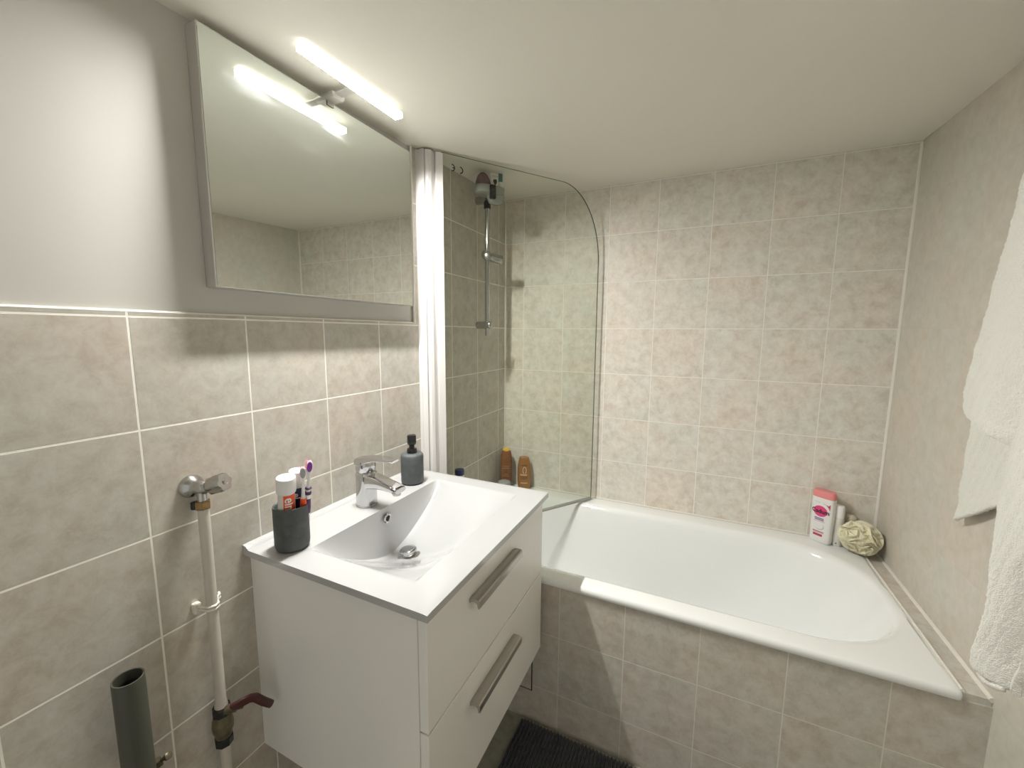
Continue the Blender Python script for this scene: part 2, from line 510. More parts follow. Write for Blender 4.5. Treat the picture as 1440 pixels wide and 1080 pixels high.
# ------------------------------------------------------------------ bathtub
def rrect(x0, x1, y0, y1, z, rad, per=10, sub=5):
    """rounded rectangle ring; rad = radii for corners (x1,y1), (x0,y1), (x0,y0), (x1,y0)"""
    pts = []
    cs = [((x1, y1), 0, rad[0], (-1, -1)), ((x0, y1), 1, rad[1], (1, -1)), ((x0, y0), 2, rad[2], (1, 1)), ((x1, y0), 3, rad[3], (-1, 1))]
    arcs = []
    for (px, py), q, r, (sx, sy) in cs:
        rx, ry = r if isinstance(r, tuple) else (r, r)
        c = (px + sx * rx, py + sy * ry)
        arcs.append([Vector((c[0] + rx * math.cos(q * PI / 2 + t / per * PI / 2), c[1] + ry * math.sin(q * PI / 2 + t / per * PI / 2), z)) for t in range(per + 1)])
    for i in range(4):
        pts += arcs[i]
        a, b_ = arcs[i][-1], arcs[(i + 1) % 4][0]
        pts += [a.lerp(b_, k / sub) for k in range(1, sub)]
    return pts


RZ = 0.5285
bm = BM()
rings = []
X0, X1, Y0, Y1 = 0.0, 1.453, -0.7015, -0.001
for dz, ins in ((-0.024, 0.004), (-0.020, 0.0), (-0.010, 0.0), (-0.004, 0.002), (-0.001, 0.006), (0.0, 0.012)):
    rings.append(rrect(X0 + ins, X1 - ins, Y0 + ins, Y1 - ins, RZ + dz, (0.012,) * 4))
RI = ((0.26, 0.24), 0.07, 0.07, (0.26, 0.22))


def inner(ins_l, ins_r, ins_y, z, k=0.0):
    r = ((0.26 + k, 0.235 + k * .2), 0.07 + k * .3, 0.07 + k * .3, (0.26 + k, 0.21 + k * .2))
    return rrect(0.085 + ins_l, 1.431 - ins_r, -0.637 + ins_y, -0.088 - ins_y, z, r)


for ins, z in ((-0.012, 0.0), (-0.004, -0.0008), (0.003, -0.004), (0.009, -0.010), (0.013, -0.020)):
    rings.append(inner(ins, ins, ins, RZ + z))
for il, ir, iy, z, k in ((0.02, 0.045, 0.018, 0.45, 0), (0.03, 0.11, 0.026, 0.36, 0), (0.042, 0.19, 0.036, 0.26, 0), (0.055, 0.265, 0.05, 0.175, 0),
                         (0.075, 0.32, 0.075, 0.135, 0), (0.11, 0.38, 0.11, 0.118, -0.03), (0.16, 0.46, 0.16, 0.112, -0.08)):
    rings.append(inner(il, ir, iy, z, k))
loft(bm, rings, cap0=False, cap1=True)
tub = obj('bathtub', bm, 'enamel', smooth=True, angle=60)
tag(tub, 'white enamel bathtub set into the tiled apron along the back wall', 'bathtub')

# ------------------------------------------------------------------ vanity cabinet
vc = thing('vanity_cabinet', 'white wall-hung vanity cabinet with two drawers under the washbasin', 'cabinet', (0.0, -1.015, 0.31))
L_, R_ = -0.285, 0.285
bm = BM()
box(bm, (0.0, L_, 0.004), (0.4645, L_ + 0.016, 0.490)); box(bm, (0.0, R_ - 0.016, 0.004), (0.4645, R_, 0.490))
box(bm, (0.0, L_ + 0.016, 0.004), (0.4645, R_ - 0.016, 0.020)); box(bm, (0.0, L_ + 0.016, 0.02), (0.012, R_ - 0.016, 0.490))
obj('body', bm, 'lacquer', vc, smooth=False, bevel=0.001)
bm = BM(); box(bm, (0.4645, L_ + 0.004, 0.006), (0.4665, R_ - 0.004, 0.484)); obj('shadow_gap', bm, 'dark', vc, smooth=False)


def pull(parent, z0, y0, y1, x):
    prof = [(0, 0.006), (0.004, 0.0085), (0.014, 0.0095), (0.022, 0.0085), (0.0245, 0.0055), (0.0245, -0.010), (0.0205, -0.0105), (0.0190, -0.001), (0.013, 0.003), (0.005, 0.001), (0.002, -0.002), (0, -0.002)]
    b2 = BM()
    prism(b2, [(x + a, y0, z0 + c) for a, c in prof], (0, y1 - y0, 0))
    return obj('handle', b2, 'steel', parent, smooth=True, angle=30)


for z0, z1, hz in ((0.2565, 0.4845, 0.427), (0.0, 0.2525, 0.187)):
    bm = BM(); box(bm, (0.4665, L_ - 0.0015, z0), (0.4855, R_ + 0.0015, z1))
    dr = obj('drawer', bm, 'lacquer', vc, smooth=False, bevel=0.0015)
    pull(dr, hz, -0.142, 0.080, 0.4855)

# ------------------------------------------------------------------ washbasin
ws = thing('washbasin', 'rectangular white ceramic washbasin with a curved bowl on the vanity cabinet', 'washbasin', (0.0, -1.015, 0.8))
bm = BM()
bx0, bx1, hy, dep = 0.134, 0.422, 0.240, 0.131
TH = 0.017
xs = [0.0, 0.004, 0.012, 0.016, 0.020, 0.024, 0.03, 0.05, 0.08, 0.11, 0.124, 0.130, bx0] + [bx0 + d for d in (0.002, 0.004, 0.007, 0.011, 0.017, 0.025)] + \
     [bx0 + 0.025 + (bx1 - bx0 - 0.035) * k / 22 for k in range(1, 23)] + [bx1 - d for d in (0.0085, 0.0072, 0.006, 0.0048, 0.0036, 0.0024, 0.0012, 0.0005)] + [bx1, bx1 + 0.003, 0.44, 0.46, 0.48, 0.494, 0.4985]
ys = [-0.3, -0.296, -0.285, -0.27, -0.255, -0.246] + [-hy + 2 * hy * k / 72 for k in range(73)] + [0.246, 0.255, 0.27, 0.285, 0.296, 0.3]


def basin_z(x, y):
    z = TH
    if x < 0.02:
        z += 0.008 * (1 - max(0.0, (x - 0.010) / 0.010)) if x > 0.010 else 0.008
    u = abs(y) / hy
    if bx0 < x < bx1 and u < 1:
        du = (1 - u ** 1.55) if u < 0.94 else (1 - 0.94 ** 1.55) * (1 - (u - 0.94) / 0.06) ** 1.5 * 1.0
        v = (x - bx0) / (bx1 - bx0)
        gv = 1 - 0.84 * v ** 1.9
        if v > 0.975:
            gv *= math.cos((v - 0.975) / 0.025 * PI / 2) ** 0.7
        wall = min(1.0, (x - bx0) / 0.020)
        wall = math.sin(wall * PI / 2) ** 0.8
        z -= dep * du * gv * wall
    if x > 0.49:
        z -= 0.0012 * ((x - 0.49) / 0.0085) ** 2
    if abs(y) > 0.29:
        z -= 0.0012 * ((abs(y) - 0.29) / 0.01) ** 2
    return z


top = [[bm.verts.new((x, y, basin_z(x, y))) for y in ys] for x in xs]
for i in range(len(xs) - 1):
    for j in range(len(ys) - 1):
        bm.faces.new((top[i][j], top[i + 1][j], top[i + 1][j + 1], top[i][j + 1]))
bi = [(i, 0) for i in range(len(xs))] + [(len(xs) - 1, j) for j in range(1, len(ys))] + [(i, len(ys) - 1) for i in range(len(xs) - 2, -1, -1)] + [(0, j) for j in range(len(ys) - 2, 0, -1)]
lowv = [bm.verts.new((top[i][j].co.x, top[i][j].co.y, 0.001)) for i, j in bi]
for k in range(len(bi)):
    a, c = bi[k], bi[(k + 1) % len(bi)]
    bm.faces.new((top[a[0]][a[1]], lowv[k], lowv[(k + 1) % len(bi)], top[c[0]][c[1]]))
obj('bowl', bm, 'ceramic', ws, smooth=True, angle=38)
ox, oz = bx0 + 0.0035, -0.012
bm = BM()
tube(bm, [(ox + 0.004 + 0.0, 0.0105 * math.cos(t), oz + 0.0105 * math.sin(t)) for t in [2 * PI * k / 24 for k in range(25)]], 0.0032, 8, caps=False)
ov = obj('overflow_ring', bm, 'chrome', ws)
bm = BM(); lathe(bm, [(0.0085, 0.0), (0.0085, 0.0045)], (ox - 0.001, 0, oz), (1, 0, 0), 20); obj('hole', bm, 'dark', ov)
dx = 0.212
dz = basin_z(dx, 0)
tilt = Vector((-(basin_z(dx + 0.01, 0) - basin_z(dx - 0.01, 0)) / 0.02, 0, 1)).normalized()
dz += 0.0015
bm = BM(); lathe(bm, [(0.030, -0.004), (0.031, 0.0005), (0.030, 0.0018), (0.026, 0.0022), (0.0215, 0.0), (0.0205, -0.006)], (dx, 0, dz), tilt, 36); dn = obj('drain', bm, 'steel', ws)
bm = BM(); lathe(bm, [(0.0165, 0.001), (0.0165, 0.011), (0.021, 0.0125), (0.0225, 0.015), (0.0225, 0.018), (0.020, 0.0205), (0.010, 0.0215), (0.001, 0.0217)], (dx, 0, dz), (tilt + Vector((0, 0, 1.2))).normalized(), 32); obj('plug', bm, 'chrome', dn)

# ------------------------------------------------------------------ basin tap
tp = thing('basin_tap', 'chrome single-lever mixer tap standing behind the washbasin bowl', 'tap', (0.073, -1.02, 0.8168))
bm = BM()
lathe(bm, [(0.0275, 0.0), (0.0285, 0.001), (0.0285, 0.004), (0.026, 0.006)], n=36)
obj('base_ring', bm, 'chrome', tp)
bm = BM()
rings = []
for z, a, b_, ox_ in ((0.005, 0.0265, 0.0262, 0.0), (0.03, 0.0255, 0.0255, 0.001), (0.055, 0.0255, 0.0252, 0.002), (0.075, 0.0262, 0.0255, 0.002), (0.092, 0.0262, 0.0255, 0.002), (0.0965, 0.023, 0.023, 0.002)):
    rings.append(superring(ox_, 0, z, a, b_, 2.6, 36))
loft(bm, rings)
obj('body', bm, 'chrome', tp, angle=50)
bm = BM()
# spout: rounded box section sweeping forward and slightly down
rings = []
for x, z, w, h in ((0.000, 0.070, 0.0240, 0.024), (0.024, 0.0725, 0.0230, 0.0205), (0.050, 0.0725, 0.0220, 0.0155), (0.076, 0.0695, 0.0212, 0.0118), (0.100, 0.0655, 0.0205, 0.0092), (0.117, 0.0625, 0.0200, 0.0078), (0.1215, 0.0615, 0.0185, 0.0062)):
    ring = []
    for k in range(28):
        t = 2 * PI * k / 28
        c, s = math.cos(t), math.sin(t)
        ring.append(Vector((x + 0.1 * 0.0 * s, w * math.copysign(abs(c) ** 0.5, c), z + h * math.copysign(abs(s) ** 0.5, s))))
    rings.append(ring)
loft(bm, rings)
sp = obj('spout', bm, 'chrome', tp, angle=50)
bm = BM(); lathe(bm, [(0.0115, 0.0), (0.0115, -0.010), (0.009, -0.0105)], (0.108, 0, 0.0575), (0.12, 0, 1), 24); obj('aerator', bm, 'steel', sp)
bm = BM()
lathe(bm, [(0.0235, 0.0965), (0.0235, 0.0980), (0.0262, 0.1005), (0.0268, 0.114), (0.0262, 0.128), (0.0235, 0.133), (0.012, 0.1355)], (0.001, 0, 0), n=36)
lv = obj('lever', bm, 'chrome', tp, angle=50)
bm = BM()
rings = []
for x, z, w, h in ((-0.020, 0.124, 0.0220, 0.0095), (0.008, 0.1285, 0.0245, 0.0105), (0.034, 0.1345, 0.0225, 0.0075), (0.060, 0.1385, 0.0205, 0.0048), (0.085, 0.1395, 0.0190, 0.0034), (0.103, 0.1378, 0.0180, 0.0028), (0.109, 0.1365, 0.0150, 0.0018)):
    ring = []
    for k in range(28):
        t = 2 * PI * k / 28
        c, s = math.cos(t), math.sin(t)
        ring.append(Vector((x, w * math.copysign(abs(c) ** 0.6, c), z + h * math.copysign(abs(s) ** 0.6, s))))
    rings.append(ring)
loft(bm, rings)
obj('lever_blade', bm, 'chrome', lv, angle=50)

# ------------------------------------------------------------------ soap dispenser
sd = thing('soap_dispenser', 'grey stone-look soap dispenser with black pump on the washbasin corner by the shower screen', 'soap dispenser', (0.079, -0.829, 0.8172))
bm = BM()
lathe(bm, [(0.032, 0.0), (0.0335, 0.003)], n=40); obj('foot', bm, 'black', sd)
bm = BM()
lathe(bm, [(0.033, 0.003), (0.0352, 0.006), (0.0354, 0.085), (0.0345, 0.092), (0.031, 0.0965), (0.016, 0.0975)], n=48)
obj('body', bm, 'stone2', sd, angle=50)
bm = BM()
lathe(bm, [(0.0150, 0.0965), (0.0155, 0.099), (0.0155, 0.108), (0.0140, 0.1115), (0.0085, 0.113), (0.0085, 0.122), (0.0125, 0.125), (0.0140, 0.130), (0.0140, 0.150), (0.0125, 0.154), (0.004, 0.1555)], n=32)
pm = obj('pump', bm, 'black', sd, angle=50)
bm = BM(); tube(bm, [(-0.004, 0.008, 0.146), (-0.010, 0.022, 0.147), (-0.016, 0.036, 0.143)], [0.0055, 0.005, 0.004], 14); obj('nozzle', bm, 'black', pm)

# ------------------------------------------------------------------ tumbler and its contents
tb = thing('tumbler', 'dark grey stone-look tumbler holding toothbrushes on the washbasin corner', 'tumbler', (0.0935, -1.262, 0.8172))
bm = BM()
lathe(bm, [(0.027, 0.0), (0.032, 0.002), (0.0345, 0.007), (0.0355, 0.015), (0.0355, 0.096), (0.0350, 0.0985), (0.0338, 0.099), (0.0322, 0.098), (0.0315, 0.095), (0.031, 0.012), (0.027, 0.008), (0.004, 0.008)], n=56)
obj('cup', bm, 'stone', tb, angle=50)


def basis(p0, p1, face):
    """matrix whose z runs p0->p1 and whose -y faces the direction given"""
    z = (Vector(p1) - Vector(p0)).normalized()
    y = -(Vector(face) - z * Vector(face).dot(z)).normalized()
    x = y.cross(z)
    mm = Matrix((x, y, z)).transposed().to_4x4()
    mm.translation = Vector(p0)
    return mm


def place(t, mm):
    t.location = mm.to_translation(); t.rotation_euler = mm.to_euler()


CAMP = Vector((0.895, -1.832, 1.293))


def toothpaste(label, p0, p1, capr, body, band, text, textsize, length):
    t = thing('toothpaste_tube', label, 'toothpaste')
    place(t, basis(p0, p1, CAMP - Vector(p1)))
    Lc = 0.033
    h = length - Lc
    b2 = BM()
    rings = [superring(0, 0, z, a, b_, n_, 40) for z, a, b_, n_ in ((0.0, 0.0145, 0.0012, 2), (0.02, 0.0165, 0.006, 2), (0.05, 0.0175, 0.013, 2), (h - 0.012, 0.0165, 0.0155, 2), (h - 0.003, 0.016, 0.016, 2), (h, 0.012, 0.012, 2))]
    loft(b2, rings)
    bo = obj('tube_body', b2, body, t, angle=50)
    b2 = BM()
    lathe(b2, [(capr * 0.97, h - 0.001), (capr, h + 0.001), (capr, h + Lc - 0.003), (capr * 0.95, h + Lc - 0.0005), (capr * 0.86, h + Lc), (capr * 0.8, h + Lc - 0.001), (0.003, h + Lc - 0.001)], n=40)
    obj('cap', b2, 'white', t, angle=50)

    def surf(u, v, off=0.0004):
        # u metres around the front, v metres along the tube
        sec = ((0.0, 0.0145, 0.0012), (0.02, 0.0165, 0.006), (0.05, 0.0175, 0.013), (h - 0.012, 0.0165, 0.0155), (h - 0.003, 0.016, 0.016), (h, 0.012, 0.012))
        a, c = 0.016, 0.016
        for (z0, a0, c0), (z1, a1, c1) in zip(sec, sec[1:]):
            if z0 <= v <= z1:
                f = (v - z0) / (z1 - z0); a = a0 + (a1 - a0) * f; c = c0 + (c1 - c0) * f
        w = max(-1, min(1, u / a))
        return Vector((u, -c * math.sqrt(max(0.0, 1 - w * w)) - off, v))
    b2 = BM()
    grid(b2, 16, 14, lambda i, j: surf(band[0] + (band[1] - band[0]) * i, band[2] + (band[3] - band[2]) * j))
    lb = obj('label_print', b2, band[4], bo)
    b2 = text_bm(text, textsize, lambda x, y: surf((band[0] + band[1]) / 2 + y, band[5] - x, 0.0009), bold=0.0004)
    obj('lettering', b2, 'white', lb)
    return t


toothpaste('white toothpaste tube with an orange label, leaning at the front of the tumbler', (0.086, -1.268, 0.828), (0.1085, -1.2795, 0.984), 0.0192, 'white2', (-0.006, 0.0158, 0.03, 0.1235, 'orange', 0.086), 'elmex', 0.0265, 0.160)
toothpaste('white-capped toothpaste tube with a navy blue label, at the back of the tumbler', (0.077, -1.243, 0.830), (0.098, -1.2445, 0.990), 0.0170, 'white', (-0.0155, 0.0158, 0.02, 0.1235, 'navy', 0.105), 'el', 0.020, 0.160)


def toothbrush(label, p0, p1, face, handle, grip, head_back, bristle, grips):
    t = thing('toothbrush', label, 'toothbrush')
    place(t, basis(p0, p1, face))
    Lh = (Vector(p1) - Vector(p0)).length
    b2 = BM()
    rings = []
    for z, a, c, y in ((0, 0.003, 0.003, 0), (0.004, 0.0055, 0.005, 0), (Lh * 0.3, 0.0065, 0.006, 0), (Lh * 0.52, 0.0058, 0.0055, 0.001), (Lh * 0.66, 0.0036, 0.0034, 0.001), (Lh - 0.034, 0.0028, 0.0026, 0), (Lh - 0.026, 0.0056, 0.0026, 0), (Lh - 0.014, 0.0066, 0.0026, 0), (Lh - 0.004, 0.0055, 0.0024, 0), (Lh, 0.002, 0.0016, 0)):
        rings.append(superring(0, y, z, a, c, 2.2, 20))
    loft(b2, rings)
    ob = obj('handle', b2, handle, t, angle=60)
    for (za, zb, mm) in grips:
        b2 = BM()
        rings = [superring(0, 0.0005, za * Lh, 0.0062, 0.0060, 2.2, 20), superring(0, 0.0005, (za + zb) / 2 * Lh, 0.0072, 0.0068, 2.2, 20), superring(0, 0.0008, zb * Lh, 0.0062, 0.0060, 2.2, 20)]
        loft(b2, rings)
        obj('grip', b2, mm, ob, angle=60)
    b2 = BM()
    for k in range(5):
        for q in range(3):
            x = (q - 1) * 0.0036; z = Lh - 0.025 + k * 0.005
            tube(b2, [(x, 0.001, z), (x * 1.05, 0.0118 - 0.001 * (q == 1), z)], 0.0018, 8)
    obj('bristles', b2, bristle, t)
    if head_back:
        b2 = BM()
        pts = [(0.0056 * math.cos(a), Lh - 0.0135 + 0.0125 * math.sin(a)) for a in [2 * PI * k / 24 for k in range(24)]]
        loft(b2, [[Vector((x, -0.0018, z)) for x, z in pts], [Vector((x * 0.9, -0.0036, Lh - 0.0135 + (z - Lh + 0.0135) * 0.9)) for x, z in pts]])
        obj('tongue_pad', b2, head_back, ob)
    return t


toothbrush('white toothbrush with a grey-backed head and orange grip, in the tumbler', (0.110, -1.246, 0.828), (0.1255, -1.251, 1.002), CAMP - Vector((0.12, -1.25, 1.0)), 'white', 'orange', 'grey_rubber', 'rose', [(0.30, 0.58, 'orange')])
toothbrush('white and purple toothbrush, the tallest one in the tumbler', (0.103, -1.236, 0.829), (0.136, -1.241, 1.014), Vector((0.87, -0.47, 0.2)), 'white', 'purple', 'violet', 'rose', [(0.30, 0.52, 'purple'), (0.575, 0.61, 'purple'), (0.645, 0.66, 'purple')])

# ------------------------------------------------------------------ mirror and its lamp
MY0, MY1, MZ0, MZ1, MX = -1.3405, -0.745, 1.3785, 1.8525, 0.030
mi = thing('wall_mirror', 'rectangular mirror with a thin aluminium edge on the wall above the washbasin', 'mirror', (0, (MY0 + MY1) / 2, MZ0))
hw, hh = (MY1 - MY0) / 2, MZ1 - MZ0
bm = BM(); box(bm, (-0.0055, -hw, 0), (MX - 0.003, hw, hh)); obj('frame', bm, 'alu', mi, smooth=False, bevel=0.0012)
bm = BM(); box(bm, (MX - 0.003, -hw + 0.0012, 0.0012), (MX, hw - 0.0012, hh - 0.0012)); obj('mirror_glass', bm, 'mirror', mi, smooth=False)

LX, LY0, LY1, LZ = 0.130, -1.205, -0.912, 1.8595
lp = thing('mirror_lamp', 'lit slim bar lamp clamped on the top edge of the wall mirror', 'lamp', (LX, (LY0 + LY1) / 2, LZ))
hl = (LY1 - LY0) / 2
bm = BM()
box(bm, (-0.0115, -hl, 0.0035), (0.0115, hl, 0.0085))
box(bm, (-0.0115, -hl, -0.0062), (-0.0107, hl, 0.0035)); box(bm, (0.0107, -hl, -0.0048), (0.0115, hl, 0.0035))
for s in (-1, 1):
    box(bm, (-0.0115, s * hl - 0.0012, -0.0062), (0.0115, s * hl + 0.0012, 0.0085))
obj('housing', bm, 'acrylic', lp, smooth=False, bevel=0.0002)
bm = BM()
# the diffuser leans a little into the room
prism(bm, [(-0.0106, -hl + 0.0014, 0.0033), (-0.0106, -hl + 0.0014, -0.0058), (-0.0070, -hl + 0.0014, -0.0050), (0.0106, -hl + 0.0014, 0.0024), (0.0106, -hl + 0.0014, 0.0033)], (0, 2 * hl - 0.0028, 0))
obj('diffuser', bm, 'led', lp, smooth=False)
yc = -1.046 - (LY0 + LY1) / 2
bm = BM()
loft(bm, [[Vector((x - LX, yc + y, z - LZ)) for x, y, z in ((MX - 0.012, -w, z0), (MX - 0.012, w, z0), (MX + 0.030, w, z0), (MX + 0.030, -w, z0))] for w, z0 in ((0.0135, 1.8525), (0.0185, 1.858), (0.0185, 1.8655))])
cl = obj('clamp', bm, 'alu', lp, smooth=False, bevel=0.002)
bm = BM(); box(bm, (MX + 0.025 - LX, yc - 0.011, 1.8615 - LZ), (-0.008, yc + 0.011, 1.8655 - LZ)); obj('arm', bm, 'alu', lp, smooth=False, bevel=0.001)
bm = BM(); box(bm, (MX + 0.001 - LX, yc - 0.010, 1.842 - LZ), (MX + 0.003 - LX, yc + 0.010, 1.853 - LZ)); obj('jaw', bm, 'steel', cl, smooth=False, bevel=0.0008)

# ------------------------------------------------------------------ shower screen
G0, G1 = Vector((0.060, -0.637)), Vector((0.4665, -0.043))
gd = (G1 - G0).normalized(); gn = Vector((gd.y, -gd.x)); GL = (G1 - G0).length
GZ0, GZ1 = 0.546, 1.890
sc = thing('shower_screen', 'hinged clear glass bath screen with white wall profile at the end of the bathtub', 'shower screen', (0, -0.66, 0.53))
SO = Vector((0, -0.66, 0.53))


def gp(s, z, off=0.0):
    p = G0 + gd * s + gn * off
    return Vector((p.x, p.y, z)) - SO


bm = BM()
# stepped wall channel
prism(bm, [Vector((x, y, 0.531)) - SO for x, y in ((0.0, -0.682), (0.012, -0.682), (0.012, -0.679), (0.020, -0.679), (0.020, -0.681), (0.034, -0.681), (0.034, -0.640), (0.0, -0.640))], (0, 0, GZ1 - 0.533))
obj('wall_profile', bm, 'white_metal', sc, smooth=False, bevel=0.0008)
bm = BM()
prism(bm, [Vector((x, y, 0.533)) - SO for x, y in ((0.036, -0.676), (0.046, -0.674), (0.052, -0.664), (0.050, -0.642), (0.036, -0.642))], (0, 0, GZ1 - 0.537))
obj('hinge_profile', bm, 'white_metal', sc, smooth=False, bevel=0.001)
bm = BM()
prism(bm, [gp(s, 0.536, o_) for s, o_ in ((-0.010, -0.009), (0.014, -0.009), (0.014, 0.009), (-0.010, 0.009))], (0, 0, GZ1 - 0.542))
obj('glass_clip_rail', bm, 'white_metal', sc, smooth=False, bevel=0.001)
bm = BM()
out_ = [(0.012, GZ0), (GL, GZ0)]
Rc = 0.20
out_ += [(GL - Rc + Rc * math.sin(a), GZ1 - 0.30 + 0.30 * math.cos(a)) for a in [PI / 2 - PI / 2 * k / 20 for k in range(21)]]
out_ += [(0.012, GZ1)]
prism(bm, [gp(s, z, -0.003) for s, z in out_], (gn * 0.006).to_3d())
gls = obj('glass_panel', bm, ['glass', mat('dark_glass_edge', (0.10, 0.12, 0.10), 0.25)], sc, smooth=True, angle=30)
for p in gls.data.polygons:
    if abs(p.normal.dot(gn.to_3d())) < 0.5:
        p.material_index = 1
bm = BM()
tube(bm, [gp(0.012, 0.540), gp(GL - 0.002, 0.540)], 0.0068, 10)
obj('seal_strip', bm, 'frosted', sc)
# dark arris of the free edge
# conformity mark, seen from behind so it reads mirrored
def arc_mark(parent, s0, z0, R, kind):
    b2 = BM()
    t = 0.0034
    def ann(r0, r1, a0, a1, n):
        vs_ = []
        for k in range(n + 1):
            a = a0 + (a1 - a0) * k / n
            vs_.append((b2.verts.new(gp(s0 + r0 * math.cos(a), z0 + r0 * math.sin(a), 0.0034)), b2.verts.new(gp(s0 + r1 * math.cos(a), z0 + r1 * math.sin(a), 0.0034))))
        for p, q in zip(vs_, vs_[1:]):
            b2.faces.new((p[0], p[1], q[1], q[0]))
    ann(R - t, R, -PI / 2, PI / 2, 16)
    if kind == 'E':
        b2.faces.new([b2.verts.new(gp(s0 + a, z0 + c, 0.0034)) for a, c in ((0.002, -t / 2), (R - t, -t / 2), (R - t, t / 2), (0.002, t / 2))])
    obj('conformity_mark', b2, 'ink', parent)


arc_mark(gls, 0.048, 1.8475 - 0.0, 0.0118, 'E')
arc_mark(gls, 0.078, 1.8445 + 0.0, 0.0118, 'C')

# ------------------------------------------------------------------ shower rail
BX, BY = 0.050, -0.275
rl = thing('shower_rail', 'chrome shower riser rail with sliding holder on the left wall behind the screen', 'shower rail', (BX, BY, 1.281))
bm = BM(); tube(bm, [(0, 0, 0.0), (0, 0, 0.585)], 0.0102, 18); obj('bar', bm, 'chrome', rl)
for z in (0.045, 0.560):
    bm = BM(); lathe(bm, [(0.0150, 0), (0.0160, 0.003), (0.0160, 0.062), (0.0148, 0.070), (0.010, 0.073)], (-BX, 0, z), (1, 0, 0), 24); obj('wall_bracket', bm, 'chrome2', rl, angle=50)
bm = BM()
lathe(bm, [(0.014, -0.030), (0.0195, -0.026), (0.0195, 0.024), (0.014, 0.028)], (0, 0, 0.332), (0.25, -0.9, 0.10), 24)
sl = obj('slider', bm, 'chrome2', rl, angle=50)
bm = BM(); lathe(bm, [(0.014, 0.0), (0.0175, 0.015), (0.0180, 0.056), (0.016, 0.060)], (0.004, 0.004, 0.330), (0.75, 0.60, -0.18), 24); obj('holder', bm, 'chrome2', sl, angle=50)

# caddy hooked over the top of the rail
cx_, cy_ = 0.125, -0.398
cz_ = 1.811
cb = thing('shower_caddy', 'frosted plastic shower caddy hooked on the top of the shower rail', 'caddy', (cx_, cy_, cz_))
bm = BM()
ca = math.atan2(gd.y, gd.x)
r_out = [superring(0, 0, z, a, b_, 3.0, 48, ca) for z, a, b_ in ((0.0, 0.052, 0.030), (0.003, 0.058, 0.035), (0.026, 0.060, 0.037), (0.028, 0.059, 0.036))]
r_in = [superring(0, 0, z, a, b_, 3.0, 48, ca) for z, a, b_ in ((0.0265, 0.056, 0.033), (0.006, 0.055, 0.032), (0.004, 0.048, 0.026))]
loft(bm, r_out + r_in)
obj('tray', bm, 'frosted', cb, angle=50)
hp = gd * -0.006 + gn * 0.040
bm = BM()
box(bm, (hp.x - 0.011, hp.y - 0.007, -0.024), (hp.x + 0.011, hp.y + 0.007, 0.026), Matrix.Rotation(ca, 3, 'Z'))
obj('hook', bm, 'black', cb, smooth=False, bevel=0.003)
bm = BM()
tube(bm, [(BX - cx_ + 0.010, BY - cy_ - 0.004, 0.012), (gn.x * -0.036, gn.y * -0.036, 0.012)], 0.006, 12)
lathe(bm, [(0.0104, -0.012), (0.0145, -0.012), (0.0145, 0.030), (0.0104, 0.030)], (BX - cx_, BY - cy_, 0.006), (0, 0, 1), 24, False, False)
obj('bracket', bm, 'black', cb, angle=40)
bm = BM()
rings = [superring(0.018, 0.018, z, a, b_, 2.4, 32, ca) for z, a, b_ in ((-0.030, 0.014, 0.010), (-0.026, 0.026, 0.017), (-0.010, 0.034, 0.022), (-0.0005, 0.036, 0.024))]
loft(bm, rings)
obj('soap_dish', bm, 'clear', cb, angle=50)


def along(s, n_=0.0):
    p = Vector((cx_, cy_)) + gd * s + gn * n_
    return p


sp_ = along(-0.026)
bm = BM()
bmesh.ops.create_icosphere(bm, subdivisions=4, radius=1.0)
for v in bm.verts:
    c = v.co.copy()
    lump = 1 + 0.10 * math.sin(3.1 * c.x + 1) * math.cos(2.7 * c.z) + 0.04 * math.sin(9 * c.y + 5 * c.z)
    taper = 1.0 - 0.22 * max(0.0, c.z)
    v.co = Vector((c.x * 0.031 * lump * taper, c.y * 0.024 * lump * taper, c.z * 0.037 * (1.05 if c.z > 0 else 0.9)))
sg = obj('bath_sponge', bm, 'mauve')
sg.location = (sp_.x, sp_.y, cz_ + 0.0405); sg.rotation_euler = (0, 0, ca)
tag(sg, 'mauve bath sponge sitting in the shower caddy', 'sponge')

pk = thing('soap_packet', 'white packet printed with a dark leaf, upright in the shower caddy', 'packet', (along(0.020).x, along(0.020).y, cz_ + 0.0045), ca)
bm = BM()
rings = [superring(0, 0, z, a, b_, 5, 28) for z, a, b_ in ((0.0, 0.014, 0.007), (0.004, 0.0155, 0.009), (0.064, 0.0155, 0.008), (0.072, 0.0155, 0.0015), (0.079, 0.0155, 0.0012))]
loft(bm, rings)
pb = obj('pouch', bm, 'white2', pk, angle=50)
lf = [(0, -0.012), (0.006, -0.005), (0.009, 0.004), (0.006, 0.011), (0.0, 0.006), (-0.006, 0.009), (-0.008, 0.002), (-0.004, -0.006)]
bm = patch_bm(lf, lambda x, y: (x, -0.0096, 0.045 + y)); obj('leaf_print', bm, 'leaf', pb)
bm = patch_bm([(-0.012, -0.002), (0.014, -0.002), (0.014, 0.002), (-0.012, 0.002)], lambda x, y: (x, -0.0090, 0.066 + y)); obj('title_bar', bm, 'pale_grey', pb)

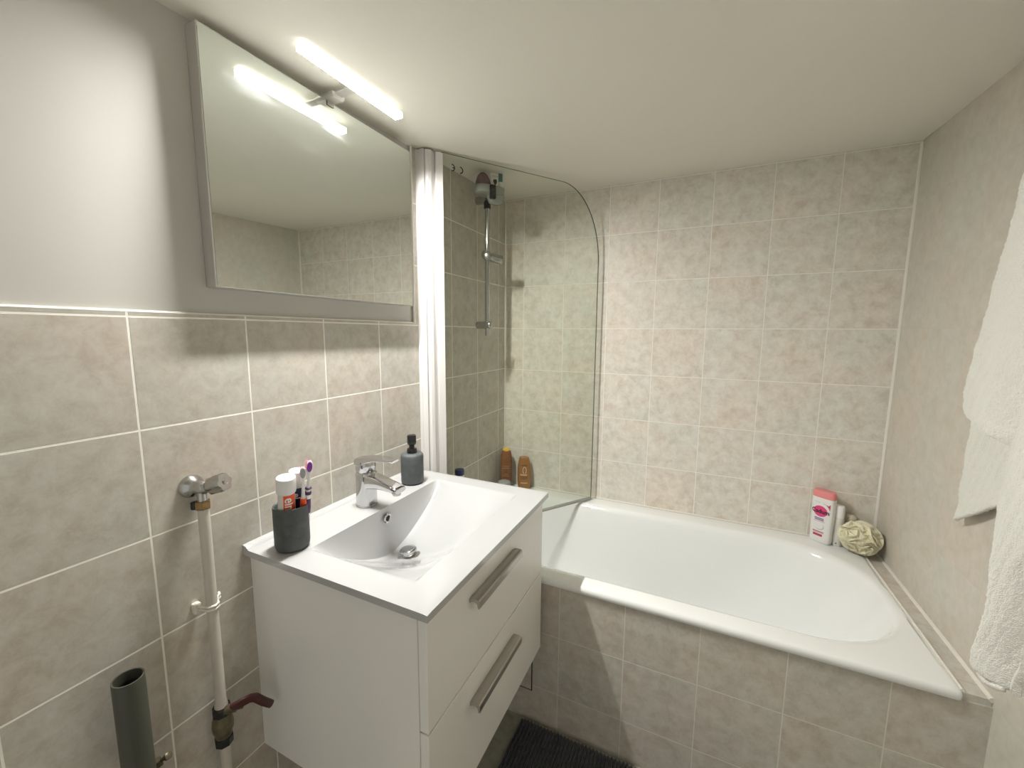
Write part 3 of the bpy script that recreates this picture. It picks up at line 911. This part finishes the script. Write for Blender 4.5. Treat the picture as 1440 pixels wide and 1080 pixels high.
tt = thing('cosmetic_tube', 'white tube with a teal end, upright at the outer side of the shower caddy', 'tube', (along(0.049).x, along(0.049).y, cz_ + 0.0045), ca)
bm = BM()
rings = [superring(0, 0, z, a, b_, 2.2, 28) for z, a, b_ in ((0.0, 0.0065, 0.0065), (0.016, 0.0070, 0.0070), (0.020, 0.0078, 0.0075), (0.052, 0.0084, 0.006))]
loft(bm, rings); obj('tube_body', bm, 'white2', tt, angle=50)
bm = BM()
rings = [superring(0, 0, z, a, b_, 2.2, 28) for z, a, b_ in ((0.052, 0.0085, 0.006), (0.074, 0.0090, 0.003), (0.084, 0.0090, 0.0012))]
loft(bm, rings); obj('crimped_end', bm, 'teal', tt, angle=50)

# ------------------------------------------------------------------ bottles at the screen end of the bath
br = thing('shampoo_bottle', 'amber brown bottle with a yellow cap in the bath corner behind the screen', 'bottle', (0.045, -0.070, 0.5282))
bm = BM()
rings = [superring(0, 0, z, a, b_, 2.5, 36) for z, a, b_ in ((0, 0.024, 0.018), (0.004, 0.028, 0.021), (0.06, 0.029, 0.022), (0.13, 0.0285, 0.022), (0.160, 0.0275, 0.021), (0.182, 0.024, 0.019), (0.190, 0.019, 0.017))]
loft(bm, rings); bb = obj('body', bm, 'amber', br, angle=50)
br.rotation_euler = (0, 0, 0.42)
bm = BM(); lathe(bm, [(0.0165, 0.187), (0.0175, 0.189), (0.0172, 0.199), (0.015, 0.202), (0.004, 0.2025)], n=32); obj('cap', bm, 'yellow', br, angle=50)
for z, w in ((0.115, 0.012), (0.105, 0.016), (0.075, 0.010), (0.066, 0.014)):
    bm = patch_bm([(-w, -0.002), (w, -0.002), (w, 0.002), (-w, 0.002)], lambda x, y: (x, -0.0226 * (1 - abs(x / 0.031) ** 2.5) ** 0.4 - 0.0004, z + y), sub=3); obj('print_line', bm, 'gold', bb)

gb = thing('shower_gel_bottle', 'golden brown bottle with a pale loop emblem in the bath corner behind the screen', 'bottle', (0.134, -0.052, 0.5282), 0.40)
bm = BM()
GS = ((0, 0.024, 0.015), (0.004, 0.029, 0.018), (0.03, 0.032, 0.020), (0.075, 0.0335, 0.021), (0.12, 0.031, 0.020), (0.150, 0.026, 0.018), (0.160, 0.0235, 0.017), (0.163, 0.021, 0.015))
loft(bm, [superring(0, 0, z, a, b_, 2.6, 40) for z, a, b_ in GS]); g2 = obj('body', bm, 'gold', gb, angle=50)


def gsurf(x, z, off=0.0005):
    for (z0, a0, b0), (z1, a1, b1) in zip(GS, GS[1:]):
        if z0 <= z <= z1:
            f = (z - z0) / (z1 - z0); a = a0 + (a1 - a0) * f; c = b0 + (b1 - b0) * f
            return Vector((x, -c * (max(0, 1 - abs(x / a) ** 2.6)) ** (1 / 2.6) - off, z))
    return Vector((x, -0.02, z))


bm = BM()
tube(bm, [gsurf(0.002 + 0.0085 * math.sin(a) * (1 if a < PI else 0.9), 0.101 - 0.017 * math.cos(a * 0.999), 0.0002) for a in [0.5 + (2 * PI - 1.0) * k / 24 for k in range(25)]], 0.0016, 6)
obj('loop_emblem', bm, 'cream', g2)
bm = BM()
tube(bm, [gsurf(-0.018 + 0.032 * k / 12, 0.079 + 0.003 * math.sin(k * 1.7), 0.0002) for k in range(13)], 0.0018, 6)
obj('script_line', bm, 'cream', g2)
for z, w, mm in ((0.126, 0.015, 'brown_ink'), (0.068, 0.019, 'brown_ink'), (0.060, 0.016, 'brown_ink'), (0.038, 0.017, 'cream')):
    bm = patch_bm([(-w, -0.0016), (w, -0.0016), (w, 0.0016), (-w, 0.0016)], lambda x, y: gsurf(x, z + y), sub=3); obj('print_line', bm, mm, g2)

bj = thing('blue_capped_bottle', 'slim white bottle with a dark blue cap on the bath rim beside the wall profile', 'bottle', (0.046, -0.500, 0.5282))
bm = BM(); lathe(bm, [(0.016, 0), (0.018, 0.003), (0.018, 0.200), (0.0165, 0.205)], n=32); obj('body', bm, 'white', bj, angle=50)
bm = BM(); lathe(bm, [(0.0175, 0.203), (0.0192, 0.205), (0.0192, 0.2215), (0.0178, 0.2245), (0.004, 0.2255)], n=32); obj('cap', bm, 'blue', bj, angle=50)

pt = thing('lidded_pot', 'small round grey-lidded pot on the bath rim in front of the amber bottle', 'pot', (0.073, -0.148, 0.5282))
bm = BM(); lathe(bm, [(0.026, 0), (0.029, 0.003), (0.029, 0.038)], n=36); obj('jar', bm, 'white2', pt, angle=50)
bm = BM(); lathe(bm, [(0.029, 0.038), (0.0305, 0.040), (0.0305, 0.056), (0.0285, 0.061), (0.020, 0.065), (0.004, 0.066)], n=36); obj('lid', bm, 'grey_lid', pt, angle=50)

# ------------------------------------------------------------------ things in the right corner of the bath
cb_ = thing('shower_cream_bottle', 'white bottle with a pink cap and pink oval label on the bath rim', 'bottle', (1.3345, -0.0405, 0.5285), -0.66)
bm = BM()
CS = ((0, 0.0290, 0.014), (0.003, 0.0325, 0.0165), (0.012, 0.034, 0.0178), (0.10, 0.0358, 0.0185), (0.165, 0.0362, 0.0185), (0.1725, 0.0355, 0.018))
loft(bm, [superring(0, 0, z, a, b_, 3.2, 48) for z, a, b_ in CS]); c2 = obj('body', bm, 'white', cb_, angle=50)
bm = BM()
loft(bm, [superring(0, 0, z, a, b_, 3.2, 48) for z, a, b_ in ((0.1725, 0.0358, 0.0183), (0.174, 0.0364, 0.0188), (0.192, 0.0345, 0.0180), (0.1975, 0.0325, 0.016), (0.199, 0.029, 0.013))]); obj('cap', bm, 'pink', cb_, angle=50)


def csurf(x, z, off=0.0005):
    for (z0, a0, b0), (z1, a1, b1) in zip(CS, CS[1:]):
        if z0 <= z <= z1:
            f = (z - z0) / (z1 - z0); a = a0 + (a1 - a0) * f; c = b0 + (b1 - b0) * f
            return Vector((x, -c * (max(0, 1 - abs(x / a) ** 3.2)) ** (1 / 3.2) - off, z))
    return Vector((x, -0.018, z))


def oval(cx0, cz0, a, b_, n=32):
    return [(cx0 + a * math.cos(2 * PI * k / n), cz0 + b_ * math.sin(2 * PI * k / n)) for k in range(n)]


def disc_patch(cx0, cz0, a, b_, off, mm, name):
    b2 = BM(); n = 32
    rings = []
    for r in (0.02, 0.25, 0.5, 0.75, 0.9, 1.0):
        rings.append([csurf(cx0 + a * r * math.cos(2 * PI * k / n), cz0 + b_ * r * math.sin(2 * PI * k / n), off) for k in range(n)])
    loft(b2, rings, cap0=True, cap1=False)
    obj(name, b2, mm, c2)


disc_patch(-0.001, 0.122, 0.0225, 0.0205, 0.0004, 'magenta', 'oval_label')
bm = text_bm('Cadum', 0.0215, lambda x, y: csurf(-0.001 + x * 0.92, 0.1215 + y, 0.0010), bold=0.0007); obj('lettering', bm, 'ink', c2)
bm = patch_bm([(0.006, 0.154), (0.028, 0.154), (0.028, 0.131), (0.024, 0.141), (0.017, 0.149)], lambda x, y: csurf(x, y, 0.0003)); obj('corner_flash', bm, 'deep_red', c2)
bm = text_bm('CREME', 0.0065, lambda x, y: csurf(-0.014 + x, 0.1535 + y, 0.0004)); obj('small_lettering', bm, 'pale_grey', c2)
for z, x0, x1, h, mm in ((0.0945, -0.018, 0.012, 0.0022, 'blue_grey'), (0.0890, -0.017, 0.013, 0.0022, 'blue_grey'), (0.083, -0.019, 0.016, 0.0006, 'magenta'), (0.0435, -0.020, 0.016, 0.0018, 'deep_red'), (0.031, -0.018, 0.012, 0.0042, 'deep_red'), (0.0385, -0.020, 0.014, 0.0006, 'deep_red')):
    bm = patch_bm([(x0, z - h), (x1, z - h), (x1, z + h), (x0, z + h)], lambda x, y: csurf(x, y, 0.0004), sub=3); obj('print_bar', bm, mm, c2)
disc_patch(0.0, 0.063, 0.0155, 0.0125, 0.0003, 'pale_grey', 'picture_shade')
disc_patch(-0.0025, 0.0655, 0.0150, 0.0120, 0.0006, 'white', 'cream_picture')

wt = thing('slim_white_bottle', 'slim plain white bottle standing between the pink-capped bottle and the net sponge', 'bottle', (1.381, -0.047, 0.5285), -0.5)
bm = BM()
rings = [superring(0, 0, z, a, b_, 2.5, 32) for z, a, b_ in ((0, 0.0135, 0.012), (0.003, 0.0155, 0.0135), (0.10, 0.0155, 0.0135), (0.108, 0.0145, 0.0125))]
loft(bm, rings); obj('body', bm, 'white2', wt, angle=50)
bm = BM(); rings = [superring(0, 0, z, a, b_, 2.5, 32) for z, a, b_ in ((0.108, 0.015, 0.0130), (0.148, 0.0148, 0.0128), (0.152, 0.012, 0.010))]
loft(bm, rings); obj('cap', bm, 'white', wt, angle=50)
bm = BM(); lathe(bm, [(0.0022, 0), (0.0022, 0.0008)], (0.002, -0.0137, 0.012), (0, -1, 0), 12); obj('dot_print', bm, 'ink', wt)
kn = thing('beige_bottle', 'beige round-topped bottle half hidden behind the net sponge', 'bottle', (1.4195, -0.027, 0.5285))
bm = BM(); lathe(bm, [(0.017, 0), (0.019, 0.003), (0.019, 0.085), (0.013, 0.092)], n=28); obj('body', bm, 'tan', kn, angle=50)
bm = BM(); lathe(bm, [(0.0175, 0.0925), (0.018, 0.095), (0.0175, 0.106), (0.0145, 0.1135), (0.008, 0.117), (0.001, 0.118)], n=28); obj('cap', bm, 'tan', kn, angle=60)

# net sponge: a ball of gathered netting ruffles
bm = BM()
rnd = random.Random(3)
for k in range(64):
    z = 1 - 2 * (k + 0.5) / 64
    ph = k * 2.39996
    d = Vector((math.sqrt(1 - z * z) * math.cos(ph), math.sqrt(1 - z * z) * math.sin(ph), z))
    u, v = frame_for(d)
    a0 = rnd.uniform(0, PI)
    t1 = u * math.cos(a0) + v * math.sin(a0); t2 = d.cross(t1)
    half = rnd.uniform(0.55, 0.85)
    wig = rnd.uniform(0.10, 0.22); fr_ = rnd.choice((2, 3)); p_ = rnd.uniform(0, 6)
    R0, R1 = 0.030, rnd.uniform(0.054, 0.064)

    def rf(i, j):
        al = (i - 0.5) * 2 * half
        side = wig * math.sin(al * fr_ * 2.2 + p_) * (0.3 + j)
        dirn = (d * math.cos(al) + t1 * math.sin(al) + t2 * side).normalized()
        rr = R0 + (R1 - R0) * j
        rr *= 1 - 0.10 * (abs(al) / half) ** 2
        return dirn * rr + t2 * 0.006 * math.sin(j * PI) * math.sin(p_)
    grid(bm, 18, 5, rf)
bmesh.ops.create_icosphere(bm, subdivisions=3, radius=0.047)
pf = obj('net_sponge', bm, 'loofah', fix=False, angle=80)
md = pf.modifiers.new('solid', 'SOLIDIFY'); md.thickness = 0.0011
pf.location = (1.432, -0.0905, 0.5895); pf.scale = (1.02, 0.95, 0.93)
tag(pf, 'pale yellow net bath sponge in the right corner of the bath rim', 'bath sponge')

# ------------------------------------------------------------------ wall valve and supply pipe
PX, PY = 0.028, -1.398
wv = thing('wall_valve', 'worn chrome stop valve with ribbed knob on the tiled wall left of the washbasin', 'valve', (0, -1.402, 0.990))
bm = BM(); lathe(bm, [(0.0225, 0.0), (0.0225, 0.002), (0.0215, 0.006), (0.018, 0.012), (0.0135, 0.018), (0.0125, 0.024), (0.0125, 0.040), (0.011, 0.042), (0.009, 0.050)], (0, 0, 0), (1, 0.12, 0.06), 32); obj('rosette', bm, 'chrome2', wv, angle=50)
kd = Vector((0.86, 0.32, 0.28)).normalized()
k0 = Vector((0.043, 0.006, 0.004))
bm = BM()
u, v = frame_for(kd)
rings = []
for h, r in ((0, 0.009), (0.006, 0.0125), (0.012, 0.0165), (0.034, 0.0175), (0.040, 0.016)):
    rings.append([k0 + kd * h + (u * math.cos(t) + v * math.sin(t)) * r * (1 + (0.10 * math.cos(6 * t) if h > 0.008 else 0)) for t in [2 * PI * k / 48 for k in range(48)]])
loft(bm, rings); kb = obj('knob', bm, 'chrome2', wv, angle=50)
bm = BM(); lathe(bm, [(0.005, 0.040), (0.005, 0.042), (0.003, 0.0425)], k0, kd, 16); obj('screw', bm, 'chrome', kb)
bm = BM(); tube(bm, [(0.028, 0.004, -0.004), (0.028, 0.004, -0.030)], 0.0085, 16); obj('outlet', bm, 'chrome2', wv)
bm = BM(); lathe(bm, [(0.0125, -0.042), (0.0135, -0.040), (0.0135, -0.028), (0.0125, -0.026)], (0.028, 0.004, 0), (0, 0, 1), 6); obj('nut', bm, 'brass', wv, angle=20)
bm = BM(); lathe(bm, [(0.006, -0.044), (0.007, -0.043), (0.007, -0.030)], (0.012, -0.002, 0), (0, 0, 1), 12); obj('drain_cap', bm, 'black', wv)

sp2 = thing('supply_pipe', 'beige painted water pipe running down the tiled wall from the chrome stop valve', 'pipe', (PX, PY, 0.0))
bm = BM(); tube(bm, [(0, 0, 0.95), (0, 0, 0.945), (0, 0.0, 0.53), (0, 0, 0.515)], [0.010, 0.010, 0.010, 0.0125], 20); obj('upper_pipe', bm, 'pipe_paint', sp2)
bm = BM(); tube(bm, [(0, 0, 0.0), (0, 0, 0.432)], 0.010, 20); obj('lower_pipe', bm, 'pipe_paint', sp2)
pc = thing('pipe_clip', 'cream plastic clip holding the beige pipe to the wall', 'clip', (0.0, PY, 0.742))
bm = BM()
for dz in (-0.0035, 0.0035):
    tube(bm, [(0.0, 0.028, dz), (0.007, 0.026, dz), (0.012, 0.019, dz), (0.022, 0.0125, dz), (0.034, 0.009, dz), (0.0395, 0.0, dz), (0.034, -0.009, dz), (0.022, -0.0125, dz), (0.010, -0.016, dz)], 0.0027, 10)
obj('hook', bm, 'clip', pc)
bm = BM(); box(bm, (0.0, -0.024, -0.011), (0.013, -0.0105, 0.011)); obj('foot', bm, 'clip', pc, smooth=False, bevel=0.003)
bv = thing('ball_valve', 'brass ball valve with a dark red lever on the beige pipe', 'valve', (PX, PY, 0.43))
bm = BM(); lathe(bm, [(0.0165, 0.0), (0.0170, 0.002), (0.0170, 0.016), (0.0145, 0.018)], n=8); obj('lower_nut', bm, 'black', bv, angle=20)
bm = BM(); lathe(bm, [(0.0145, 0.018), (0.0155, 0.021), (0.0145, 0.027), (0.0185, 0.033), (0.0195, 0.045), (0.0175, 0.060), (0.0145, 0.068)], n=32); obj('body', bm, 'brass2', bv, angle=50)
bm = BM(); lathe(bm, [(0.0145, 0.067), (0.0170, 0.069), (0.0170, 0.084), (0.0150, 0.087)], n=8); obj('upper_nut', bm, 'black', bv, angle=20)
bm = BM(); lathe(bm, [(0.009, 0.0), (0.009, 0.026), (0.006, 0.028), (0.006, 0.040)], (0.006, 0, 0.078), (0.85, 0.45, 0.25), 16); obj('stem', bm, 'brass2', bv, angle=50)
bm = BM()
path = [(0.030, 0.004, 0.092), (0.040, 0.012, 0.096), (0.046, 0.032, 0.095), (0.046, 0.042, 0.088), (0.044, 0.058, 0.064), (0.042, 0.076, 0.040), (0.0415, 0.079, 0.037)]
rings = []
for i, p in enumerate(path):
    p = Vector(p)
    q = Vector(path[min(i + 1, len(path) - 1)]) - Vector(path[max(i - 1, 0)])
    q.normalize()
    n1_ = q.cross(Vector((1, 0, 0))).normalized(); n2_ = q.cross(n1_)
    w, h = ((0.009, 0.004), (0.0095, 0.004), (0.0085, 0.004), (0.0085, 0.0045), (0.0085, 0.005), (0.0080, 0.005), (0.005, 0.003))[i]
    rings.append([p + n1_ * w * math.copysign(abs(math.cos(t)) ** .6, math.cos(t)) + n2_ * h * math.copysign(abs(math.sin(t)) ** .6, math.sin(t)) for t in [2 * PI * k / 20 for k in range(20)]])
loft(bm, rings); obj('lever', bm, 'red', bv, angle=50)

gy = thing('waste_pipe', 'open-ended grey plastic waste pipe standing against the left wall', 'pipe', (0.058, -1.546, 0.0))
bm = BM(); lathe(bm, [(0.0215, 0.0), (0.0215, 0.716), (0.0212, 0.7175), (0.0190, 0.7175), (0.0187, 0.716), (0.0187, 0.02)], n=48, cap1=True); obj('pipe_wall', bm, 'pvc', gy, angle=50)
bm = BM(); lathe(bm, [(0.0186, 0.40), (0.0186, 0.70)], n=40, cap0=True, cap1=False); obj('bore', bm, 'pvc_in', gy)
bm = BM(); lathe(bm, [(0.0216, 0.505), (0.0232, 0.507), (0.0232, 0.519), (0.0216, 0.521)], n=40, cap0=False, cap1=False)
cc = obj('clamp', bm, 'brass2', gy)
bm = BM(); lathe(bm, [(0.0035, 0.0), (0.0035, 0.018), (0.0062, 0.019), (0.0062, 0.024), (0.004, 0.0255)], (-0.016, 0.034, 0.513), (0.75, 0.3, 0.6), 14); obj('screw', bm, 'brass2', cc, angle=40)
bm = BM(); box(bm, (-0.058, -0.009, 0.507), (-0.020, 0.009, 0.519)); box(bm, (-0.022, 0.012, 0.507), (-0.010, 0.037, 0.519)); obj('bracket', bm, 'brass2', cc, smooth=False)

# ------------------------------------------------------------------ bath mat
bm = BM()
MXa, MXb, MYa, MYb = 0.414, 1.10, -1.16, -0.706
rn = random.Random(5)
nu, nv = 460, 60


def matf(i, j):
    x = MXa + (MXb - MXa) * i; y = MYa + (MYb - MYa) * j
    e = min(i * (MXb - MXa), (1 - i) * (MXb - MXa), j * (MYb - MYa), (1 - j) * (MYb - MYa))
    edge = min(1.0, e / 0.008)
    ph = x / 0.0115 * 2 * PI + 0.5 * math.sin(y * 60)
    h = 0.004 + 0.0125 * abs(math.sin(ph / 2)) + rn.uniform(-0.0013, 0.0013) + 0.0012 * math.sin(y * 600 + 7 * math.floor(ph / (2 * PI)))
    return Vector((x + rn.uniform(-0.0004, 0.0004), y, 0.001 + h * math.sqrt(edge)))


grid(bm, nu, nv, matf)
bmt = obj('bath_mat', bm, 'mat', angle=180)
tag(bmt, 'dark grey ribbed chenille bath mat on the floor along the bath apron', 'bath mat')

# ------------------------------------------------------------------ towels on the right wall
def lerp_curve(pts, t):
    """pts: (z, y) sorted by falling z; y at height t"""
    if t >= pts[0][0]:
        return pts[0][1]
    for (z0, y0), (z1, y1) in zip(pts, pts[1:]):
        if z1 <= t <= z0:
            f = (z0 - t) / (z0 - z1)
            f = f * f * (3 - 2 * f) * 0.5 + f * 0.5
            return y0 + (y1 - y0) * f
    return pts[-1][1]


def towel_sheet(name, parent, ztop, zl, zr, left, right, xb, bulge, folds, seed, hem=True, nu=40, nv=90, thick=0.010):
    """hanging cloth between two edge curves; zl / zr = bottom height at left and right edge"""
    rq = random.Random(seed)
    phs = [rq.uniform(0, 6) for _ in range(6)]
    b2 = BM()

    def f(i, j):
        zb = zl + (zr - zl) * i
        z = ztop + (zb - ztop) * j
        yl, yr = lerp_curve(left, z), lerp_curve(right, z)
        y = yl + (yr - yl) * i
        x = xb - bulge * math.sin(PI * min(1, i * 1.15) ** 0.75) - folds * math.sin(i * 9 + phs[0] + 1.4 * j) * (0.35 + 0.65 * j) - 0.35 * folds * math.sin(i * 17 + phs[1] - 2 * j)
        x += 0.0016 * math.sin(j * 60 + phs[2] + i * 14) * math.sin(i * 31 + phs[3])
        if hem and j > 0.965:
            x -= 0.003
        return Vector((x, y, z))
    grid(b2, nu, nv, f)
    o_ = obj(name, b2, 'towel', parent, angle=180)
    md_ = o_.modifiers.new('solid', 'SOLIDIFY'); md_.thickness = thick; md_.offset = 0
    md2 = o_.modifiers.new('sub', 'SUBSURF'); md2.levels = 1; md2.render_levels = 2
    tx = bpy.data.textures.new('terry_pile', 'CLOUDS'); tx.noise_scale = 0.006; tx.noise_depth = 2
    md3 = o_.modifiers.new('pile', 'DISPLACE'); md3.texture = tx; md3.strength = 0.0035; md3.mid_level = 0.5; md3.texture_coords = 'LOCAL'
    return o_


t1 = thing('bath_towel', 'folded white terry towel hanging nearest the bath on the right wall, hem aslant', 'towel', (0, 0, 0))
towel_sheet('front_fold', t1, 1.74, 1.128, 1.078, [(1.74, -0.735), (1.533, -0.685), (1.37, -0.640), (1.244, -0.606), (1.171, -0.590), (1.135, -0.606), (1.10, -0.64)],
            [(1.74, -0.785), (1.3, -0.792), (1.05, -0.775)], 1.440, 0.022, 0.004, 1, thick=0.013)
towel_sheet('back_fold', t1, 1.72, 0.842, 0.965, [(1.72, -0.70), (1.3, -0.60), (1.117, -0.513), (1.008, -0.509), (0.918, -0.507), (0.875, -0.511), (0.837, -0.508)],
            [(1.72, -0.75), (1.1, -0.73), (0.95, -0.70)], 1.487, 0.006, 0.002, 2)
t2 = thing('hand_towel', 'white terry towel hanging lower down on the right wall above the ledge end', 'towel', (0, 0, 0))
towel_sheet('long_fold', t2, 1.73, 0.682, 0.668, [(1.73, -0.90), (1.30, -0.850), (1.186, -0.824), (1.064, -0.802), (0.994, -0.797), (0.912, -0.800), (0.84, -0.814), (0.797, -0.823), (0.76, -0.814), (0.724, -0.803), (0.70, -0.804), (0.683, -0.812)],
            [(1.73, -1.02), (1.2, -1.00), (0.95, -0.93), (0.86, -0.896), (0.80, -0.889), (0.73, -0.886), (0.66, -0.880)], 1.424, 0.028, 0.005, 3, thick=0.014)
bm = BM()
tube(bm, [(1.424 - 0.022 * math.sin(PI * (0.15 + 0.7 * s)), -0.812 - 0.062 * s, 0.684 - 0.012 * s - 0.012 * math.sin(PI * s)) for s in [q / 12 for q in range(13)]], [0.0035 + 0.0035 * math.sin(PI * (0.08 + 0.84 * q / 12)) for q in range(13)], 10)
ho = obj('hem', bm, 'towel', t2, angle=180)
hk = thing('towel_hook', 'chrome double towel hook high on the right wall', 'hook', (RW, -0.86, 1.735))
bm = BM(); box(bm, (-0.008, -0.13, -0.012), (0.0, 0.14, 0.012)); obj('plate', bm, 'chrome', hk, smooth=False, bevel=0.002)
for y, k in ((0.10, 1.0), (-0.09, 1.5)):
    bm = BM(); tube(bm, [(-0.006, y, 0.0), (-0.035 * k, y, -0.008), (-0.056 * k, y, 0.0), (-0.062 * k, y, 0.016)], 0.005, 10); obj('peg', bm, 'chrome', hk)
